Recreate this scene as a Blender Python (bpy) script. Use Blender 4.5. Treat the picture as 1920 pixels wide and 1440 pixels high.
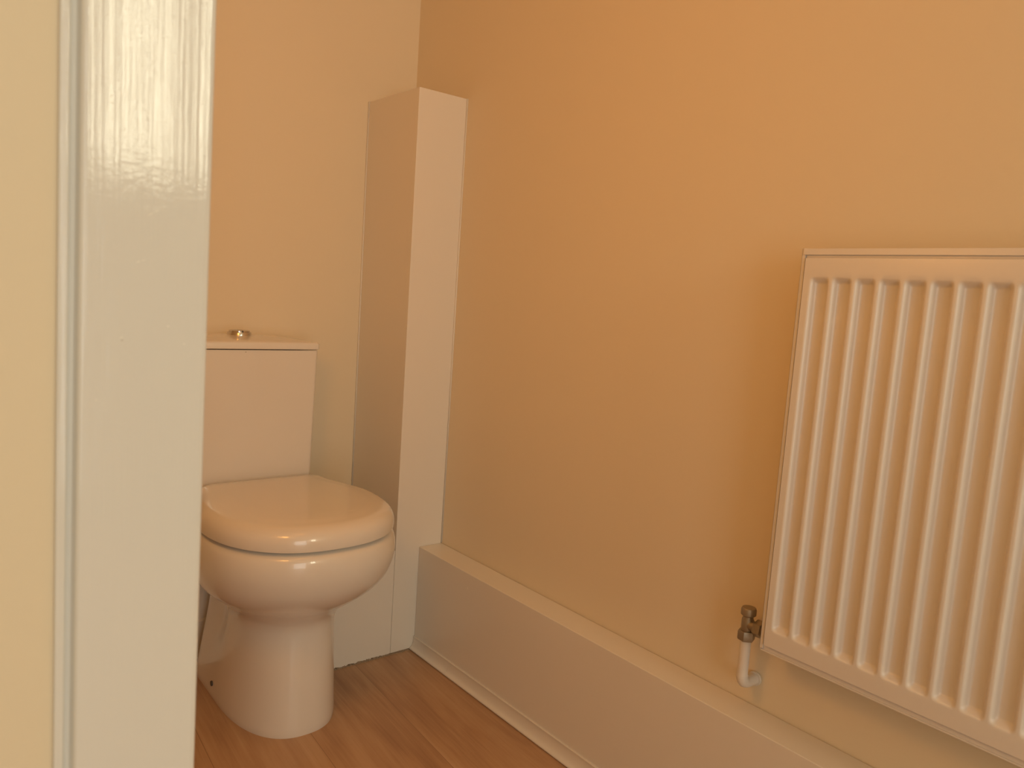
import bpy, bmesh, math, random
from mathutils import Matrix, Vector
random.seed(4)
S = bpy.context.scene
COL = S.collection
for o in list(bpy.data.objects): bpy.data.objects.remove(o)

# ------------------------------------------------------------------ camera
F_PX, LOC = 1455.77, Vector((-1.0895, -1.8064, 0.8999))
PITCH, YAW, ROLL = 0.1147, 0.6852, 0.0680
d = Vector((math.sin(YAW)*math.cos(PITCH), math.cos(YAW)*math.cos(PITCH), -math.sin(PITCH)))
r0 = Vector((math.cos(YAW), -math.sin(YAW), 0)); u0 = r0.cross(d)
r = math.cos(ROLL)*r0 + math.sin(ROLL)*u0
u = -math.sin(ROLL)*r0 + math.cos(ROLL)*u0
cam = bpy.data.cameras.new('camera'); camo = bpy.data.objects.new('camera', cam); COL.objects.link(camo)
camo.matrix_world = Matrix(((r.x, u.x, -d.x, LOC.x), (r.y, u.y, -d.y, LOC.y), (r.z, u.z, -d.z, LOC.z), (0, 0, 0, 1)))
cam.sensor_width = 36; cam.sensor_fit = 'HORIZONTAL'; cam.lens = F_PX/1920*36
cam.clip_start = .01
cam.dof.use_dof = True; cam.dof.focus_distance = 1.75; cam.dof.aperture_fstop = 13
S.camera = camo

# ------------------------------------------------------------------ world, light, exposure
W = bpy.data.worlds.new('world'); S.world = W; W.use_nodes = True
W.node_tree.nodes['Background'].inputs[0].default_value = (.75, .85, 1, 1)
W.node_tree.nodes['Background'].inputs[1].default_value = .3
S.view_settings.view_transform = 'Standard'; S.view_settings.look = 'None'
S.view_settings.gamma = 1; S.view_settings.use_curve_mapping = False
S.view_settings.exposure = 0.0

def area(name, loc, target, sx, sy, power, color):
    l = bpy.data.lights.new(name, 'AREA'); l.shape = 'RECTANGLE'; l.size = sx; l.size_y = sy
    l.energy = power; l.color = color
    o = bpy.data.objects.new(name, l); COL.objects.link(o); o.location = loc
    o.rotation_euler = (Vector(target)-Vector(loc)).to_track_quat('-Z', 'Y').to_euler()
    return o
def point(name, loc, rad, power, color):
    l = bpy.data.lights.new(name, 'POINT'); l.shadow_soft_size = rad; l.energy = power; l.color = color
    o = bpy.data.objects.new(name, l); COL.objects.link(o); o.location = loc
    return o
YF = -4.0
WIN = (-.66, -.27, 1.22, 2.05)       # the window behind the camera: x0, x1, z0, z1
FILL_OPENING = (-2.00, -.98, .10, 1.80)       # invented opening behind the camera, added to let in fill light
def opening_light(name, o, power, color):
    cx, cz = (o[0]+o[1])/2, (o[2]+o[3])/2
    return area(name, (cx, YF-.05, cz), (cx, 0, cz), o[1]-o[0], o[3]-o[2], power, color)
opening_light('window_daylight', WIN, 13.0, (1, .93, .66))
opening_light('hall_fill_light', FILL_OPENING, 16.0, (1, .97, .86))  # added broad fill from behind the camera, source unseen
point('warm_fill_low', (-.93, -1.0, 1.20), .08, 3.9, (1, .42, .08))  # added warm fill at mid height, no fitting stands here
point('warm_fill_high', (-.60, -1.15, 2.15), .08, 2.1, (1, .32, .04))  # second added warm fill, from overhead, without a fixture

# ------------------------------------------------------------------ materials
def mat(name, col, rough=.5, spec=.5, metal=0, coat=0, bump=None, coat_rough=.03):
    m = bpy.data.materials.new(name); m.use_nodes = True
    nt = m.node_tree; b = nt.nodes['Principled BSDF']
    b.inputs['Base Color'].default_value = (*col, 1); b.inputs['Roughness'].default_value = rough
    b.inputs['Metallic'].default_value = metal; b.inputs['Specular IOR Level'].default_value = spec
    b.inputs['Coat Weight'].default_value = coat; b.inputs['Coat Roughness'].default_value = coat_rough
    if bump:
        sc, st, dist = bump
        tc = nt.nodes.new('ShaderNodeTexCoord'); mp = nt.nodes.new('ShaderNodeMapping'); mp.inputs['Scale'].default_value = sc
        n = nt.nodes.new('ShaderNodeTexNoise'); n.inputs['Scale'].default_value = 1; n.inputs['Detail'].default_value = 4
        bp = nt.nodes.new('ShaderNodeBump'); bp.inputs['Strength'].default_value = st; bp.inputs['Distance'].default_value = dist
        nt.links.new(tc.outputs['Object'], mp.inputs[0]); nt.links.new(mp.outputs[0], n.inputs[0])
        nt.links.new(n.outputs[0], bp.inputs['Height']); nt.links.new(bp.outputs[0], b.inputs['Normal'])
        if coat: nt.links.new(bp.outputs[0], b.inputs['Coat Normal'])
    return m
def add_marks(m, marks):
    """little scuffs and dents: (centre, half length, half width, angle in the plane, plane axes, colour)"""
    nt = m.node_tree; N = nt.nodes.new; L = nt.links.new; b = nt.nodes['Principled BSDF']
    src = b.inputs['Base Color']; prev = src.links[0].from_socket if src.links else None; col = tuple(src.default_value)
    tc = N('ShaderNodeTexCoord')
    for c, hl, hw, ang, nrm, colr in marks:
        u_ = {'y': Vector((1, 0, 0)), 'x': Vector((0, -1, 0)), 'z': Vector((1, 0, 0))}[nrm]; v_ = {'y': Vector((0, 0, 1)), 'x': Vector((0, 0, 1)), 'z': Vector((0, 1, 0))}[nrm]
        a_ = u_*math.cos(ang)+v_*math.sin(ang); b_ = -u_*math.sin(ang)+v_*math.cos(ang)
        sub = N('ShaderNodeVectorMath'); sub.operation = 'SUBTRACT'; L(tc.outputs['Object'], sub.inputs[0]); sub.inputs[1].default_value = c
        comb = N('ShaderNodeCombineXYZ')
        for k, (ax, h) in enumerate(((a_, hl), (b_, hw))):
            dt = N('ShaderNodeVectorMath'); dt.operation = 'DOT_PRODUCT'; L(sub.outputs[0], dt.inputs[0]); dt.inputs[1].default_value = tuple(ax/h)
            L(dt.outputs['Value'], comb.inputs[k])
        ln = N('ShaderNodeVectorMath'); ln.operation = 'LENGTH'; L(comb.outputs[0], ln.inputs[0])
        mr = N('ShaderNodeMapRange'); mr.inputs[1].default_value = 1.0; mr.inputs[2].default_value = .4; mr.inputs[3].default_value = 0; mr.inputs[4].default_value = 1; L(ln.outputs['Value'], mr.inputs[0])
        mx = N('ShaderNodeMix'); mx.data_type = 'RGBA'; L(mr.outputs[0], mx.inputs[0])
        if prev: L(prev, mx.inputs[6])
        else: mx.inputs[6].default_value = col
        mx.inputs[7].default_value = (*colr, 1); prev = mx.outputs[2]
    L(prev, src)
WALL = mat('cream_wall_paint', (.83, .72, .535), .55, .35, bump=((90, 90, 90), .12, .002))
CEIL = mat('ceiling_paint', (.84, .81, .75), .8, .2)
SATIN = mat('white_satin_paint', (.83, .78, .70), .24, .5, bump=((40, 40, 40), .04, .002))
add_marks(SATIN, [((-.0664, -.4457, .2302), .0035, .0012, 1.9, 'x', (1, .95, .85))])
RADM = mat('radiator_enamel', (.80, .755, .70), .30, .5)
CERA = mat('white_ceramic', (.81, .76, .69), .25, .5, coat=.7)
add_marks(CERA, [((-.4811, -.149, .7377), .0016, .0010, 0, 'y', (.25, .18, .12))])
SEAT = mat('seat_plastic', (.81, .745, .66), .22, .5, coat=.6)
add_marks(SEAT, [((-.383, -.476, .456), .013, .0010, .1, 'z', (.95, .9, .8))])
CHROME = mat('chrome', (.62, .58, .54), .16, .5, 1)
BRASS = mat('dulled_brass', (.36, .31, .24), .45, .5, .7, bump=((300, 300, 300), .3, .001))
CAULK = mat('white_caulk', (.88, .84, .76), .5, .4)
PIPE = mat('painted_pipe', (.80, .75, .68), .35, .5, bump=((150, 150, 60), .2, .001))
DARK = mat('dark_gap', (.05, .035, .025), .8, .1)
SCREW = mat('steel_screw', (.10, .09, .08), .5, .5, .4)
GROUT = mat('dusty_sealant', (.33, .25, .17), .9, .1, bump=((300, 300, 300), .6, .002))

def gloss_board():
    m = bpy.data.materials.new('white_gloss_wood_paint'); m.use_nodes = True
    nt = m.node_tree; N = nt.nodes.new; L = nt.links.new; b = nt.nodes['Principled BSDF']
    b.inputs['Base Color'].default_value = (.80, .79, .75, 1); b.inputs['Roughness'].default_value = .065
    b.inputs['Specular IOR Level'].default_value = .62
    tc = N('ShaderNodeTexCoord')
    def noise(scale, detail=3, rough=.5):
        mp = N('ShaderNodeMapping'); mp.inputs['Scale'].default_value = scale
        n = N('ShaderNodeTexNoise'); n.inputs['Scale'].default_value = 1; n.inputs['Detail'].default_value = detail; n.inputs['Roughness'].default_value = rough
        L(tc.outputs['Object'], mp.inputs[0]); L(mp.outputs[0], n.inputs[0]); return n.outputs[0]
    def madd(a, k, c):
        q = N('ShaderNodeMath'); q.operation = 'MULTIPLY_ADD'; L(a, q.inputs[0]); q.inputs[1].default_value = k
        if hasattr(c, 'links'): L(c, q.inputs[2])
        else: q.inputs[2].default_value = c
        return q.outputs[0]
    s = madd(noise((620, 620, 4.0), 3, .6), .95, 0.0)          # brush and grain streaks along the board
    s = madd(noise((1100, 1100, 800), 2), .30, s)                # orange peel
    s = madd(noise((200, 200, 420), 2), .30, s)
    bp = N('ShaderNodeBump'); bp.inputs['Strength'].default_value = .55; bp.inputs['Distance'].default_value = .00022
    L(s, bp.inputs['Height']); L(bp.outputs[0], b.inputs['Normal'])
    return m
GLOSS = gloss_board()

def laminate():
    m = bpy.data.materials.new('oak_laminate'); m.use_nodes = True
    nt = m.node_tree; N = nt.nodes.new; L = nt.links.new; b = nt.nodes['Principled BSDF']
    tc = N('ShaderNodeTexCoord'); rot = N('ShaderNodeMapping'); rot.inputs['Rotation'].default_value = (0, 0, math.radians(4))
    rot.inputs['Location'].default_value = (.0, 0, 0)
    L(tc.outputs['Object'], rot.inputs[0])
    # planks: brick texture turned so that rows run along y
    mp = N('ShaderNodeMapping'); mp.inputs['Rotation'].default_value = (0, 0, math.radians(90)); mp.inputs['Location'].default_value = (1.5, .0208, 0)
    L(rot.outputs[0], mp.inputs[0])
    br = N('ShaderNodeTexBrick'); br.inputs['Scale'].default_value = 1; br.inputs['Brick Width'].default_value = 2.4
    br.inputs['Row Height'].default_value = .1925; br.inputs['Mortar Size'].default_value = .0007; br.inputs['Mortar Smooth'].default_value = .3
    br.inputs['Color1'].default_value = (0, 0, 0, 1); br.inputs['Color2'].default_value = (1, 1, 1, 1); br.inputs['Bias'].default_value = 0
    L(mp.outputs[0], br.inputs['Vector'])
    ofs = N('ShaderNodeVectorMath'); ofs.operation = 'MULTIPLY_ADD'; L(br.outputs['Color'], ofs.inputs[0]); ofs.inputs[1].default_value = (3, 7, 1); L(rot.outputs[0], ofs.inputs[2])
    def noise(scale, detail, rough):
        q = N('ShaderNodeMapping'); q.inputs['Scale'].default_value = scale
        n = N('ShaderNodeTexNoise'); n.inputs['Scale'].default_value = 1; n.inputs['Detail'].default_value = detail; n.inputs['Roughness'].default_value = rough
        n.inputs['Distortion'].default_value = .4
        L(ofs.outputs[0], q.inputs[0]); L(q.outputs[0], n.inputs[0]); return n.outputs[0]
    big = noise((14, 2.2, 1), 3, .55); fine = noise((150, 5, 1), 5, .65)
    mx = N('ShaderNodeMath'); mx.operation = 'MULTIPLY_ADD'; L(fine, mx.inputs[0]); mx.inputs[1].default_value = .45; L(big, mx.inputs[2])
    cr = N('ShaderNodeValToRGB'); L(mx.outputs[0], cr.inputs[0]); e = cr.color_ramp.elements
    e[0].position = .45; e[0].color = (.34, .185, .10, 1); e[1].position = 1.0; e[1].color = (.60, .39, .23, 1)
    k = e.new(.72); k.color = (.50, .30, .165, 1)
    mm = N('ShaderNodeMix'); mm.data_type = 'RGBA'; fd = N('ShaderNodeMath'); fd.operation = 'MULTIPLY'; fd.inputs[1].default_value = .6; L(br.outputs['Fac'], fd.inputs[0]); L(fd.outputs[0], mm.inputs[0]); L(cr.outputs[0], mm.inputs[6]); mm.inputs[7].default_value = (.16, .09, .05, 1)
    L(mm.outputs[2], b.inputs['Base Color'])
    b.inputs['Roughness'].default_value = .34; b.inputs['Specular IOR Level'].default_value = .4
    bp = N('ShaderNodeBump'); bp.inputs['Strength'].default_value = .15; bp.inputs['Distance'].default_value = .0008
    L(fine, bp.inputs['Height']); L(bp.outputs[0], b.inputs['Normal'])
    return m
FLOORM = laminate()
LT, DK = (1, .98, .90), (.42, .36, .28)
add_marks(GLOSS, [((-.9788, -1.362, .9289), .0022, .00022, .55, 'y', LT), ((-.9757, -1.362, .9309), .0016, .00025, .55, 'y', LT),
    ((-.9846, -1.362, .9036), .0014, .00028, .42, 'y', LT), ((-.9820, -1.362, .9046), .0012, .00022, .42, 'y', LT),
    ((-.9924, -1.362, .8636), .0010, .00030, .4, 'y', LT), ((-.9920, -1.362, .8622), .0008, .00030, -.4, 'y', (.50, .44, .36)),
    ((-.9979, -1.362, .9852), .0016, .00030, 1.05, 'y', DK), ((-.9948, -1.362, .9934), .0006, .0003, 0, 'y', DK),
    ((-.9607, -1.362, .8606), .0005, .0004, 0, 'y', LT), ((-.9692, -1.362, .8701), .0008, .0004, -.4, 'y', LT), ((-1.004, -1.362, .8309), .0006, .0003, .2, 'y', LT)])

# ------------------------------------------------------------------ mesh helpers
def obj(name, bm, m, parent=None, smooth=False, bevel=0, seg=2, angle=40):
    bmesh.ops.recalc_face_normals(bm, faces=bm.faces[:])
    me = bpy.data.meshes.new(name); bm.to_mesh(me); bm.free()
    if isinstance(m, (list, tuple)):
        for q in m: me.materials.append(q)
    else: me.materials.append(m)
    o = bpy.data.objects.new(name, me); COL.objects.link(o)
    if parent:
        o.parent = parent; o.matrix_parent_inverse = parent.matrix_world.inverted() if parent.type != 'EMPTY' else Matrix.Translation(-parent.location)
    if bevel:
        b = o.modifiers.new('bevel', 'BEVEL'); b.width = bevel; b.segments = seg; b.limit_method = 'ANGLE'; b.angle_limit = math.radians(30)
        b.harden_normals = True
    if smooth or bevel:
        for p in me.polygons: p.use_smooth = True
        if not smooth or angle < 180:
            me.set_sharp_from_angle(angle=math.radians(angle))
    return o
def box(bm, x0, x1, y0, y1, z0, z1):
    v = [bm.verts.new(p) for p in ((x0,y0,z0),(x1,y0,z0),(x1,y1,z0),(x0,y1,z0),(x0,y0,z1),(x1,y0,z1),(x1,y1,z1),(x0,y1,z1))]
    for f in ((3,2,1,0),(4,5,6,7),(0,1,5,4),(1,2,6,5),(2,3,7,6),(3,0,4,7)): bm.faces.new([v[i] for i in f])
def bx(*a):
    bm = bmesh.new(); box(bm, *a); return bm
def loft(bm, rings, cap0=True, cap1=True):
    R = [[bm.verts.new(p) for p in ring] for ring in rings]
    n = len(R[0])
    for a, b in zip(R, R[1:]):
        for i in range(n): bm.faces.new((a[i], a[(i+1) % n], b[(i+1) % n], b[i]))
    if cap0: bm.faces.new(R[0][::-1])
    if cap1: bm.faces.new(R[-1])
def extrude_profile(bm, prof, axis, a0, a1):
    """prof: closed list of 2-D points in the plane across `axis`"""
    def P(p, t): return (p[0], t, p[1]) if axis == 'y' else (p[0], p[1], t) if axis == 'z' else (t, p[0], p[1])
    loft(bm, [[P(p, a0) for p in prof], [P(p, a1) for p in prof]])
def tube(bm, path, rad, n=20):
    pts = [Vector(p) for p in path]; rings = []
    rads = rad if isinstance(rad, (list, tuple)) else [rad]*len(pts)
    t0 = (pts[1]-pts[0]).normalized(); up = Vector((0, 0, 1)) if abs(t0.z) < .9 else Vector((1, 0, 0))
    a = t0.cross(up).normalized()
    for i, p in enumerate(pts):
        t = (pts[min(i+1, len(pts)-1)]-pts[max(i-1, 0)]).normalized()
        a = (a-t*a.dot(t)).normalized(); b = t.cross(a)
        rings.append([p+rads[i]*(math.cos(2*math.pi*k/n)*a+math.sin(2*math.pi*k/n)*b) for k in range(n)])
    loft(bm, rings)
def lathe(bm, cx, cy, prof, n=32):
    loft(bm, [[(cx+rr*math.cos(2*math.pi*k/n), cy+rr*math.sin(2*math.pi*k/n), z) for k in range(n)] for rr, z in prof])
def struct(name, bm, m, **k):
    o = obj(name, bm, m, **k); o['kind'] = 'structure'; return o
def thing(name, label, cat, loc):
    o = bpy.data.objects.new(name, None); COL.objects.link(o); o.location = loc; o.empty_display_size = .1
    o['label'] = label; o['category'] = cat; return o
def tag(o, label, cat, group=None):
    o['label'] = label; o['category'] = cat
    if group: o['group'] = group
    return o

# ------------------------------------------------------------------ room
H = 2.42
struct('floor', bx(-2.3, .1, YF-.1, .1, -.05, 0), FLOORM)
struct('ceiling', bx(-2.3, .1, YF-.1, .1, H, H+.05), CEIL)
struct('wall_right', bx(0, .1, YF-.1, .1, 0, H), WALL)
struct('wall_back', bx(-2.3, 0, 0, .1, 0, H), WALL)
struct('wall_left', bx(-1.12, -1.02, -1.24, 0, 0, H), WALL)
struct('wall_outer_left', bx(-2.3, -2.2, YF, -1.24, 0, H), WALL)
PY = -1.354                                     # face of the partition that carries the door frame
struct('wall_partition', bx(-2.2, -.962, PY, -1.24, 0, H), WALL)
bm = bmesh.new()
gx0, gx1, gz0, gz1 = FILL_OPENING; x0, x1, z0, z1 = WIN
box(bm, -2.3, gx0, YF-.1, YF, 0, H); box(bm, gx1, x0, YF-.1, YF, 0, H); box(bm, x1, 0, YF-.1, YF, 0, H)
box(bm, gx0, gx1, YF-.1, YF, 0, gz0); box(bm, gx0, gx1, YF-.1, YF, gz1, H)
box(bm, x0, x1, YF-.1, YF, 0, z0); box(bm, x0, x1, YF-.1, YF, z1, H)
struct('wall_front', bm, WALL)
for nm, (a, b, c, e) in (('window_1', WIN), ('fill_opening_frame', FILL_OPENING)):  # the second frame edges the invented fill opening
    bm = bmesh.new(); t = .03
    for q in ((a, a+t, c, e), (b-t, b, c, e), (a+t, b-t, c, c+t), (a+t, b-t, e-t, e)):
        box(bm, q[0], q[1], YF-.04, YF-.01, q[2], q[3])
    struct(nm, bm, SATIN)

# door frame board: rounded bead, groove, flat face with eased right edge (plan profile run up z)
XL, XR, FY = -1.0212, -.9482, -1.362
prof = [(XL, PY), (XL, FY+.0048), (XL+.0006, FY+.0042), (XL+.0040, FY+.0040), (XL+.0045, FY+.0044)]      # flat outer bead
prof += [(XL+.0049, FY+.0070), (XL+.0060, FY+.0077), (XL+.0077, FY+.0070), (XL+.0086, FY+.0030)]          # groove
for k in range(1, 13):
    a = math.pi/2*k/12; prof.append((XL+.0110-.0024*math.cos(a), FY+.0030-.0030*math.sin(a)))
prof += [(XR-.0084, FY), (XR-.0076, FY), (XR-.0030, FY-.00022)]                                            # slightly raised edge band
for k in range(0, 13):
    a = math.pi/2*k/12; prof.append((XR-.0026+.0026*math.sin(a), FY+.0025-.0025*math.cos(a)))
prof += [(XR, PY)]
bm = bmesh.new(); extrude_profile(bm, prof, 'z', 0, 2.12)
for v in bm.verts: v.co.x += .0070*(v.co.z-.84)          # the frame is slightly out of plumb
struct('trim_1', bm, GLOSS, smooth=True, angle=14)
# lining behind it, around the end of the partition
struct('trim_2', bx(-.962, -.9570, PY, -1.235, 0, 2.12), GLOSS)

# skirting on the back wall, left of the boxing
zz = [(0, 0), (0, .21), (-.010, .21), (-.013, .200), (-.014, .135), (-.018, .128), (-.018, .095), (-.022, .090), (-.022, 0)]
bm = bmesh.new(); extrude_profile(bm, [(y, z) for y, z in zz], 'x', -1.02, -.37)
struct('baseboard_back', bm, SATIN, smooth=True, angle=30)

# ------------------------------------------------------------------ boxed-in pipes
A, B, BH, LC, LH = .1337, .2352, 1.352, .0664, .2648
bm = bx(-A, -.001, -B, -.001, .003, BH)
o = obj('vertical_pipe_boxing', bm, SATIN, bevel=.0012)
tag(o, 'tall white painted pipe boxing standing in the corner behind the toilet', 'pipe cover')
for (cx_, cy_), (ax_, ay_) in (((-A, 0), (-1, -1)), ((0, -B), (-1, -1))):
    bm = bmesh.new()
    extrude_profile(bm, [(cx_, cy_), (cx_+ax_*.0030, cy_), (cx_+ax_*.0014, cy_+ay_*.0014), (cx_, cy_+ay_*.0030)], 'z', LH+.001, BH)
    obj('caulk_line', bm, CAULK, o, smooth=True, angle=180)
bm = bmesh.new()                                     # ragged lower edge, seam to the tall board
n = 46; X0, X1 = -.302, -A-.0008
top = []; bot = []
for i in range(n+1):
    x = X0+(X1-X0)*i/n
    bot.append((x, .0015+.004*random.random()**3)); top.append((x, LH))
prof = bot+top[::-1]
extrude_profile(bm, [(p[0], p[1]) for p in prof], 'y', -B+.0005, 0)
o = obj('low_pipe_boxing', bm, SATIN)
tag(o, 'short low white boxing between the toilet pan and the tall corner boxing', 'pipe cover')
o = obj('long_pipe_boxing', bx(-LC, -.001, YF+.001, -B-.0004, .0, LH), SATIN, bevel=.0015)
tag(o, 'long low white pipe boxing running along the wall below the radiator', 'pipe cover')
# bead of old sealant at the foot of the boards
bm = bmesh.new(); rings = []
n = 120
for i in range(n+1):
    x = -.31+(.31-.072)*i/n
    a = .0022+.0030*random.random()**2; h = .0018+.0040*random.random()**2
    rings.append([(x, -B+.002, 0), (x, -B-a, 0), (x, -B-a*.6, h*.6), (x, -B+.002, h)])
loft(bm, rings)
o = obj('sealant_bead', bm, GROUT)
tag(o, 'crumbling grey brown sealant line where the corner boxing meets the floor', 'sealant')

# scotia moulding at the foot of the long boxing
T0 = -LC
sc = [(T0, 0), (T0, .034), (T0-.0030, .034), (T0-.0036, .0325), (T0-.0030, .030)]
for k in range(1, 9):
    a = k/9*math.pi/2
    sc.append((T0-.0030-.0080*(1-math.cos(a)), .030-.0225*math.sin(a)))
sc += [(T0-.0125, .0060), (T0-.0135, .0045), (T0-.0135, .0025), (T0-.0115, .0012), (T0-.0100, 0)]
for nm, ya, yb in (('baseboard_right', -B-.0015, -.3920), ('baseboard_right_front', -.3926, YF+.001)):
    bm = bmesh.new(); extrude_profile(bm, sc, 'y', ya, yb)
    struct(nm, bm, SATIN, smooth=True, angle=35)

# ------------------------------------------------------------------ toilet
TX = -.458
toilet = thing('toilet', 'white close coupled toilet with closed lid and chrome flush button', 'toilet', (TX, -.30, 0))
def outline(w, yf, L, wb, yb, n=2.0, rb=.03, N=36, cx=TX, ease=1.0):
    """closed plan outline about x=TX: elliptical nose, sides easing from half-width w to wb, rounded back corners"""
    yc = yf+L; half = []
    for k in range(N+1):
        a = math.pi/2*k/N
        half.append((w*math.sin(a)**(2/n), yc-L*math.cos(a)**(2/n)))
    M = 14
    for k in range(1, M+1):
        s = k/M; y = yc+(yb-rb-yc)*s; q = min(1, s*ease); e = q*q*(3-2*q)
        half.append((w+(wb-w)*e, y))
    for k in range(1, 7):
        a = math.pi/2*k/6
        half.append((wb-rb+rb*math.cos(a), yb-rb+rb*math.sin(a)))
    half.append((0, yb))
    return [(cx+x, y) for x, y in half]+[(cx-x, y) for x, y in half[1:-1]][::-1]
def cr(keys, t):
    """Catmull-Rom through rows of keys (first column is the parameter)"""
    for i in range(len(keys)-1):
        if keys[i][0] <= t <= keys[i+1][0]: break
    a, b = keys[i], keys[i+1]; p = keys[max(i-1, 0)]; q = keys[min(i+2, len(keys)-1)]
    h = b[0]-a[0]; s = (t-a[0])/h; out = []
    for j in range(1, len(a)):
        m0 = (b[j]-p[j])/(b[0]-p[0]); m1 = (q[j]-a[j])/(q[0]-a[0])
        out.append((2*s**3-3*s**2+1)*a[j]+(s**3-2*s**2+s)*h*m0+(-2*s**3+3*s**2)*b[j]+(s**3-s**2)*h*m1)
    return out
SX = -.443                                    # the bowl and lid sit a touch to the right of the foot
#        z     w     yfront  L    wb    yback  n    cx
PAN = [(.000, .1095, -.4475, .200, .1075, -.075, 2.4, -.4470),
       (.010, .1105, -.4485, .200, .1080, -.073, 2.4, -.4470),
       (.080, .1070, -.4450, .190, .094, -.062, 2.35, -.4460),
       (.150, .1035, -.4400, .170, .080, -.055, 2.3, -.4455),
       (.200, .1015, -.4370, .155, .074, -.052, 2.2, -.4450),
       (.218, .1030, -.4385, .152, .073, -.050, 2.2, -.4450),
       (.235, .1110, -.4470, .158, .074, -.048, 2.15, -.4450),
       (.252, .1290, -.4650, .172, .079, -.047, 2.1, -.4450),
       (.270, .1500, -.4900, .186, .084, -.045, 2.1, -.4445),
       (.292, .1705, -.5180, .198, .098, -.040, 2.15, -.4440),
       (.318, .1845, -.5400, .208, .114, -.030, 2.2, -.4430),
       (.345, .1910, -.5520, .212, .132, -.020, 2.25, -.4430),
       (.370, .1925, -.5565, .213, .146, -.015, 2.3, -.4430),
       (.392, .1905, -.5555, .213, .150, -.012, 2.3, -.4430),
       (.405, .1845, -.5500, .209, .148, -.012, 2.3, -.4430),
       (.410, .1750, -.5410, .202, .142, -.016, 2.3, -.4430)]
rings = []
for i in range(72):
    z = .410*i/71; w, yf, L, wb, yb, nn, cxx = cr(PAN, z)
    rings.append([(x, y, z) for x, y in outline(w, yf, L, wb, yb, nn, cx=cxx, ease=1+.9*math.exp(-((z-.17)/.06)**2))])
bm = bmesh.new(); loft(bm, rings)
pan = obj('pan', bm, CERA, toilet, smooth=True, angle=60)
bm = bmesh.new(); tube(bm, [(-.5450, -.208, .0300), (-.5580, -.208, .0300)], [.0060, .0055], 16)
obj('fixing_screw', bm, SCREW, pan, smooth=True)
# seat ring under the wrap-over lid
def slab(levels, wb0, yb, n=2.3):
    rings = []
    for z, ins in levels:
        rings.append([(x, y, z) for x, y in outline(.1885-ins, -.5525+ins, .212-ins*.9, wb0-ins, yb-ins*.5, n, max(.03-ins*.3, .01), cx=SX)])
    bm = bmesh.new(); loft(bm, rings); return bm
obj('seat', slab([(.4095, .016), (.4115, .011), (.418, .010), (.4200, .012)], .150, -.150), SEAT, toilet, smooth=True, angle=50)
lv = [(.4165, .006), (.4145, .0030), (.4155, .0008), (.4200, .0000)]
for k in range(1, 13):
    a = math.pi/2*k/12
    lv.append((.4240+.0335*math.sin(a), .0340*(1-math.cos(a))**1.15))
lv += [(.4590, .044), (.4600, .060), (.4606, .090)]
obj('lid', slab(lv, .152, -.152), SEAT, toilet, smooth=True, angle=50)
for s in (-1, 1):
    bm = bmesh.new(); lathe(bm, TX+s*.078, -.138, [(.0125, .409), (.0125, .440), (.0105, .444)]); obj('hinge', bm, CHROME, toilet, smooth=True)
# cistern
CX, CW = TX, .1465
def rrect(cx, hw, y0, y1, rf, rb, z, bow=0):
    pts = []
    for (sx, yy, rr, a0) in ((1, y0, rf, -90), (1, y1, rb, 0), (-1, y1, rb, 90), (-1, y0, rf, 180)):
        cxx = cx+sx*(hw-rr); cyy = yy+rr if yy == y0 else yy-rr
        for k in range(7):
            a = math.radians(a0+90*k/6); pts.append((cxx+rr*math.cos(a), cyy+rr*math.sin(a), z))
    return pts
bm = bmesh.new()
loft(bm, [rrect(CX, CW-.012, -.140, -.004, .012, .004, .409), rrect(CX, CW-.0085, -.1445, -.002, .012, .004, .425), rrect(CX, CW-.0065, -.1465, -.002, .010, .004, .46),
          rrect(CX, CW-.0015, -.1490, -.002, .008, .004, .742)])
cis = obj('cistern', bm, CERA, toilet, smooth=True, angle=50)
bm = bmesh.new(); NX, NY = 36, 16
def lidz(sx, sy): return .7605+.0065*(1-abs(sx)**2.4)*(1-.5*abs(sy)**2)
x_0, x_1, y_0, y_1 = CX-CW-.001, CX+CW+.001, -.1525, -.001
rings = [rrect(CX, CW-.002, -.1495, -.002, .008, .004, .7436), rrect(CX, CW+.001, -.1525, -.001, .008, .004, .7450), rrect(CX, CW+.001, -.1525, -.001, .008, .004, .7560)]
def domed(hw, ya, yb2, rf, z):
    o_ = []
    for p in rrect(CX, hw, ya, yb2, rf, .004, 0):
        o_.append((p[0], p[1], z+.0105*(1-abs((p[0]-CX)/CW)**2.2)))
    return o_
rings += [domed(CW, -.1515, -.002, .008, .7575), domed(CW-.0022, -.1490, -.004, .007, .7590)]
for k in range(1, 8):
    q = k/8; rings.append(domed((CW-.0022)*(1-q), -.1490+.0700*q, -.004-.068*q, .007*(1-q)+.0003, .7590+.0010*q))
loft(bm, rings)
clid = obj('cistern_lid', bm, CERA, toilet, smooth=True, angle=50)
bm = bmesh.new(); BXX, BYY = -.4712, -.078
lathe(bm, BXX, BYY, [(.0260, .762), (.0260, .7745), (.0250, .7762), (.0235, .7762)], 40)
but = obj('flush_button', bm, CHROME, toilet, smooth=True)
bm = bmesh.new(); box(bm, BXX-.0006, BXX+.0006, BYY-.021, BYY+.021, .776, .7768); obj('button_split', bm, DARK, but)
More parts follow.
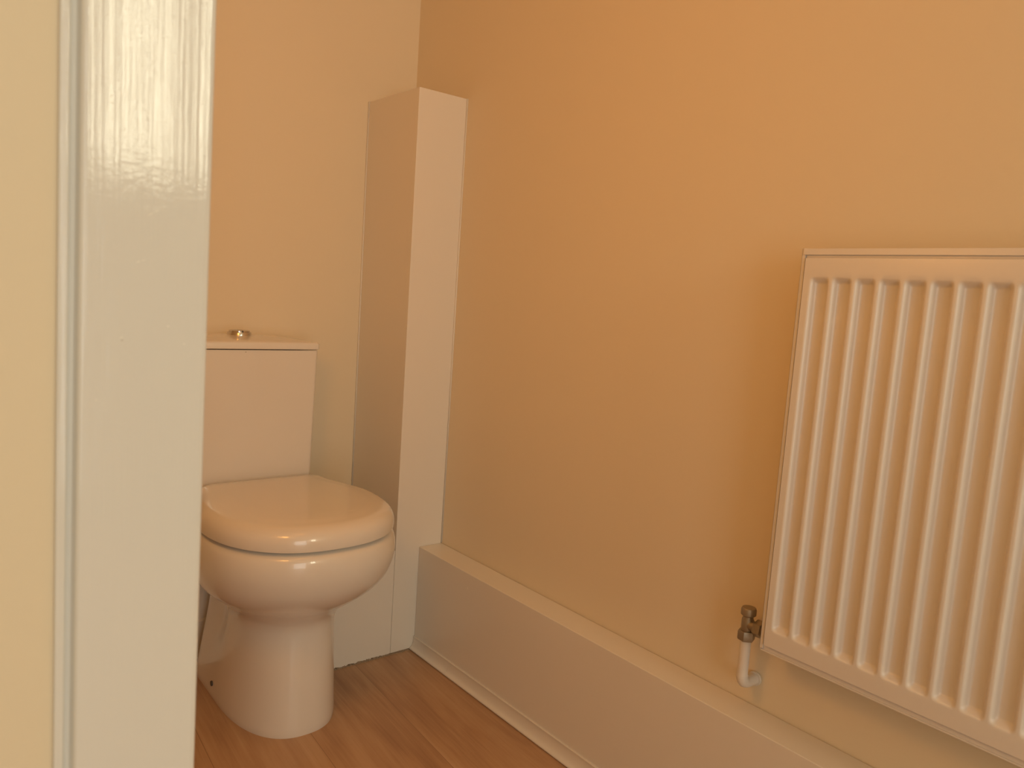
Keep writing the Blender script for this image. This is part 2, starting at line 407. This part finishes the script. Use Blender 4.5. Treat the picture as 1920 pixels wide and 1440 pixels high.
for s in (-1, 1):
    bm = bmesh.new(); n = 24; ring = []
    pts = [(BXX+s*.001, BYY-.0215)]+[(BXX+s*(.001+.0215*math.sin(math.pi*k/n)), BYY-.0215*math.cos(math.pi*k/n)) for k in range(1, n)]+[(BXX+s*.001, BYY+.0215)]
    loft(bm, [[(x, y, .776) for x, y in pts], [(x, y, .7792) for x, y in pts], [(BXX+s*.001+(x-BXX-s*.001)*.93, BYY+(y-BYY)*.93, .7800) for x, y in pts]])
    obj('push_plate', bm, CHROME, but, smooth=True)

# ------------------------------------------------------------------ radiator
RX, RY0, RY1, RZ0, RZ1 = -.070, -1.1885, -2.02, .392, .9925
rad = thing('radiator', 'white ribbed panel radiator hung on the cream wall', 'radiator', (-.035, -1.60, RZ0))
PITCHR, Y1 = .0327, -1.2065
def prof_y(y):
    t_ = (Y1-y)/PITCHR
    if t_ < 0: return 0
    nrib = int((-.012-(RY1-Y1))/PITCHR)
    if t_ >= nrib: return 0
    s = (t_-int(t_))*PITCHR*1000          # mm into the pitch
    def sm(a): a = max(0, min(1, a)); return a*a*(3-2*a)
    return sm(s/8.0)*(1-sm((s-22.5)/6.0))
def prof_z(z):
    def sm(a): a = max(0, min(1, a)); return a*a*(3-2*a)
    return sm((.9535-z)/.010)*sm((z-.4275)/.011)
ys = [RY0-.0065, RY0-.0065]; y = RY0-.0065
while y > RY1+.0075: y -= PITCHR/22; ys.append(y)
zs = [.4010, .4010, .4150, .4250]+[.4275+.011*k/7 for k in range(8)]+[.45+.0491*k for k in range(10)]+[.9435+.010*k/7 for k in range(8)]+[.96, .972, .9815, .9815]
bm = bmesh.new(); G = []
for i, y in enumerate(ys):
    row = []
    for j, z in enumerate(zs):
        e = (i in (0, len(ys)-1)) or (j in (0, len(zs)-1))
        yy = y; z_ = z
        if not e:
            if i == 1: yy -= .0016
            if i == len(ys)-2: yy += .0016
            if j == 1: z_ += .0022
            if j == len(zs)-2: z_ -= .0022
        x = RX+.0092*prof_y(y)*prof_z(z)
        if e: x = RX+.012
        elif i == 1 or j in (1, len(zs)-2): x += .0003
        row.append(bm.verts.new((x, yy, z_)))
    G.append(row)
for i in range(len(G)-1):
    for j in range(len(zs)-1): bm.faces.new((G[i][j], G[i][j+1], G[i+1][j+1], G[i+1][j]))
obj('front_panel', bm, RADM, rad, smooth=True, angle=55)
obj('water_channel', bx(RX+.0098, -.022, RY1+.012, RY0-.012, .41, .972), RADM, rad)
# end covers with a front lip
for nm, ya, yb, lip in (('side_panel', RY0, RY0-.0012, -.0055), ('side_panel', RY1, RY1+.0012, .0055)):
    bm = bmesh.new(); box(bm, RX+.003, -.020, min(ya, yb), max(ya, yb), RZ0+.004, RZ1+.0005)
    box(bm, RX+.003, RX+.0045, min(ya, ya+lip), max(ya, ya+lip), RZ0+.004, RZ1+.0005)
    obj(nm, bm, RADM, rad, bevel=.0005)
bm = bmesh.new()
box(bm, RX+.0015, RX+.0045, RY1+.003, RY0-.003, .9838, RZ1)
box(bm, RX+.0058, RX+.0068, RY1+.003, RY0-.003, .974, RZ1-.001)
for k in range(3): box(bm, RX+.010+k*.012, RX+.012+k*.012, RY1+.003, RY0-.003, RZ1-.004, RZ1-.001)
for k in range(60):
    yy = RY0-.014-k*(abs(RY1-RY0)-.03)/59; box(bm, RX+.0035, -.022, yy-.0012, yy+.0012, RZ1-.0022, RZ1-.0005)
obj('top_grille', bm, RADM, rad, bevel=.0004)
bm = bmesh.new()
box(bm, RX+.0060, RX+.0075, RY1+.003, RY0-.001, RZ0, .4035); box(bm, RX+.004, RX+.009, RY1+.003, RY0-.001, RZ0, RZ0+.0022)
obj('bottom_flange', bm, RADM, rad, bevel=.0004)
for yy in (-1.36, -1.85):
    bm = bmesh.new(); box(bm, -.003, -.001, yy-.02, yy+.02, .44, .94); box(bm, -.023, -.003, yy-.014, yy-.011, .45, .93); box(bm, -.023, -.003, yy+.011, yy+.014, .45, .93)
    obj('wall_bracket', bm, RADM, rad)
# lockshield valve and pipe at the left end
VX, VY = -.040, -1.1475
bm = bmesh.new(); lathe(bm, VX, VY, [(.0085, .400), (.0095, .404), (.0095, .418), (.0080, .4215), (.0080, .426)]); tube(bm, [(VX, VY, .4105), (VX, VY-.022, .4105)], .0085)
valve = obj('valve', bm, BRASS, rad, smooth=True, angle=45); valve['label'] = 'dull brass lockshield valve'
bm = bmesh.new(); lathe(bm, VX, VY, [(.0095, .4245), (.0118, .4265), (.0120, .4345), (.0105, .4375), (.006, .4378)], 24); obj('valve_cap', bm, BRASS, valve, smooth=True)
def hexnut(bm, c, ax, r_, h):
    rings = []
    for t_, k in ((0, .93), (h*.15, 1), (h*.85, 1), (h, .93)):
        ring = []
        for i in range(6):
            a = math.pi/3*i+.3
            ring.append((c[0]+r_*k*math.cos(a), c[1]+r_*k*math.sin(a), c[2]+t_) if ax == 'z' else (c[0]+r_*k*math.cos(a), c[1]-t_, c[2]+r_*k*math.sin(a)))
        rings.append(ring)
    loft(bm, rings)
bm = bmesh.new(); hexnut(bm, (VX, VY, .3850), 'z', .0138, .0155); obj('nut', bm, BRASS, valve, smooth=True, angle=30)
bm = bmesh.new(); hexnut(bm, (VX, VY-.0150, .4105), 'y', .0135, .0125); obj('nut', bm, BRASS, valve, smooth=True, angle=30)
bm = bmesh.new(); tube(bm, [(VX, VY-.020, .4105), (VX, -1.1960, .4105)], .0075); obj('union_tail', bm, BRASS, valve, smooth=True)
path = [(VX, VY, .3880), (VX, VY, .335)]; rr = [.0085, .0085]
for k in range(0, 13):
    a = math.pi/2*k/12; path.append((VX+.018*(1-math.cos(a)), VY, .328-.018*math.sin(a))); rr.append(.0088+.0008*(k % 2)*(1 if k < 9 else 0))
path.append((-.0012, VY, .310)); rr.append(.0088)
bm = bmesh.new(); tube(bm, path, rr, 24)
pipe = obj('pipe', bm, PIPE, rad, smooth=True, angle=70); pipe['label'] = 'white painted copper pipe elbowing into the wall'
bm = bmesh.new(); tube(bm, [(-.005, VY, .310), (-.0012, VY, .310)], .0115); obj('pipe_collar', bm, PIPE, pipe, smooth=True)
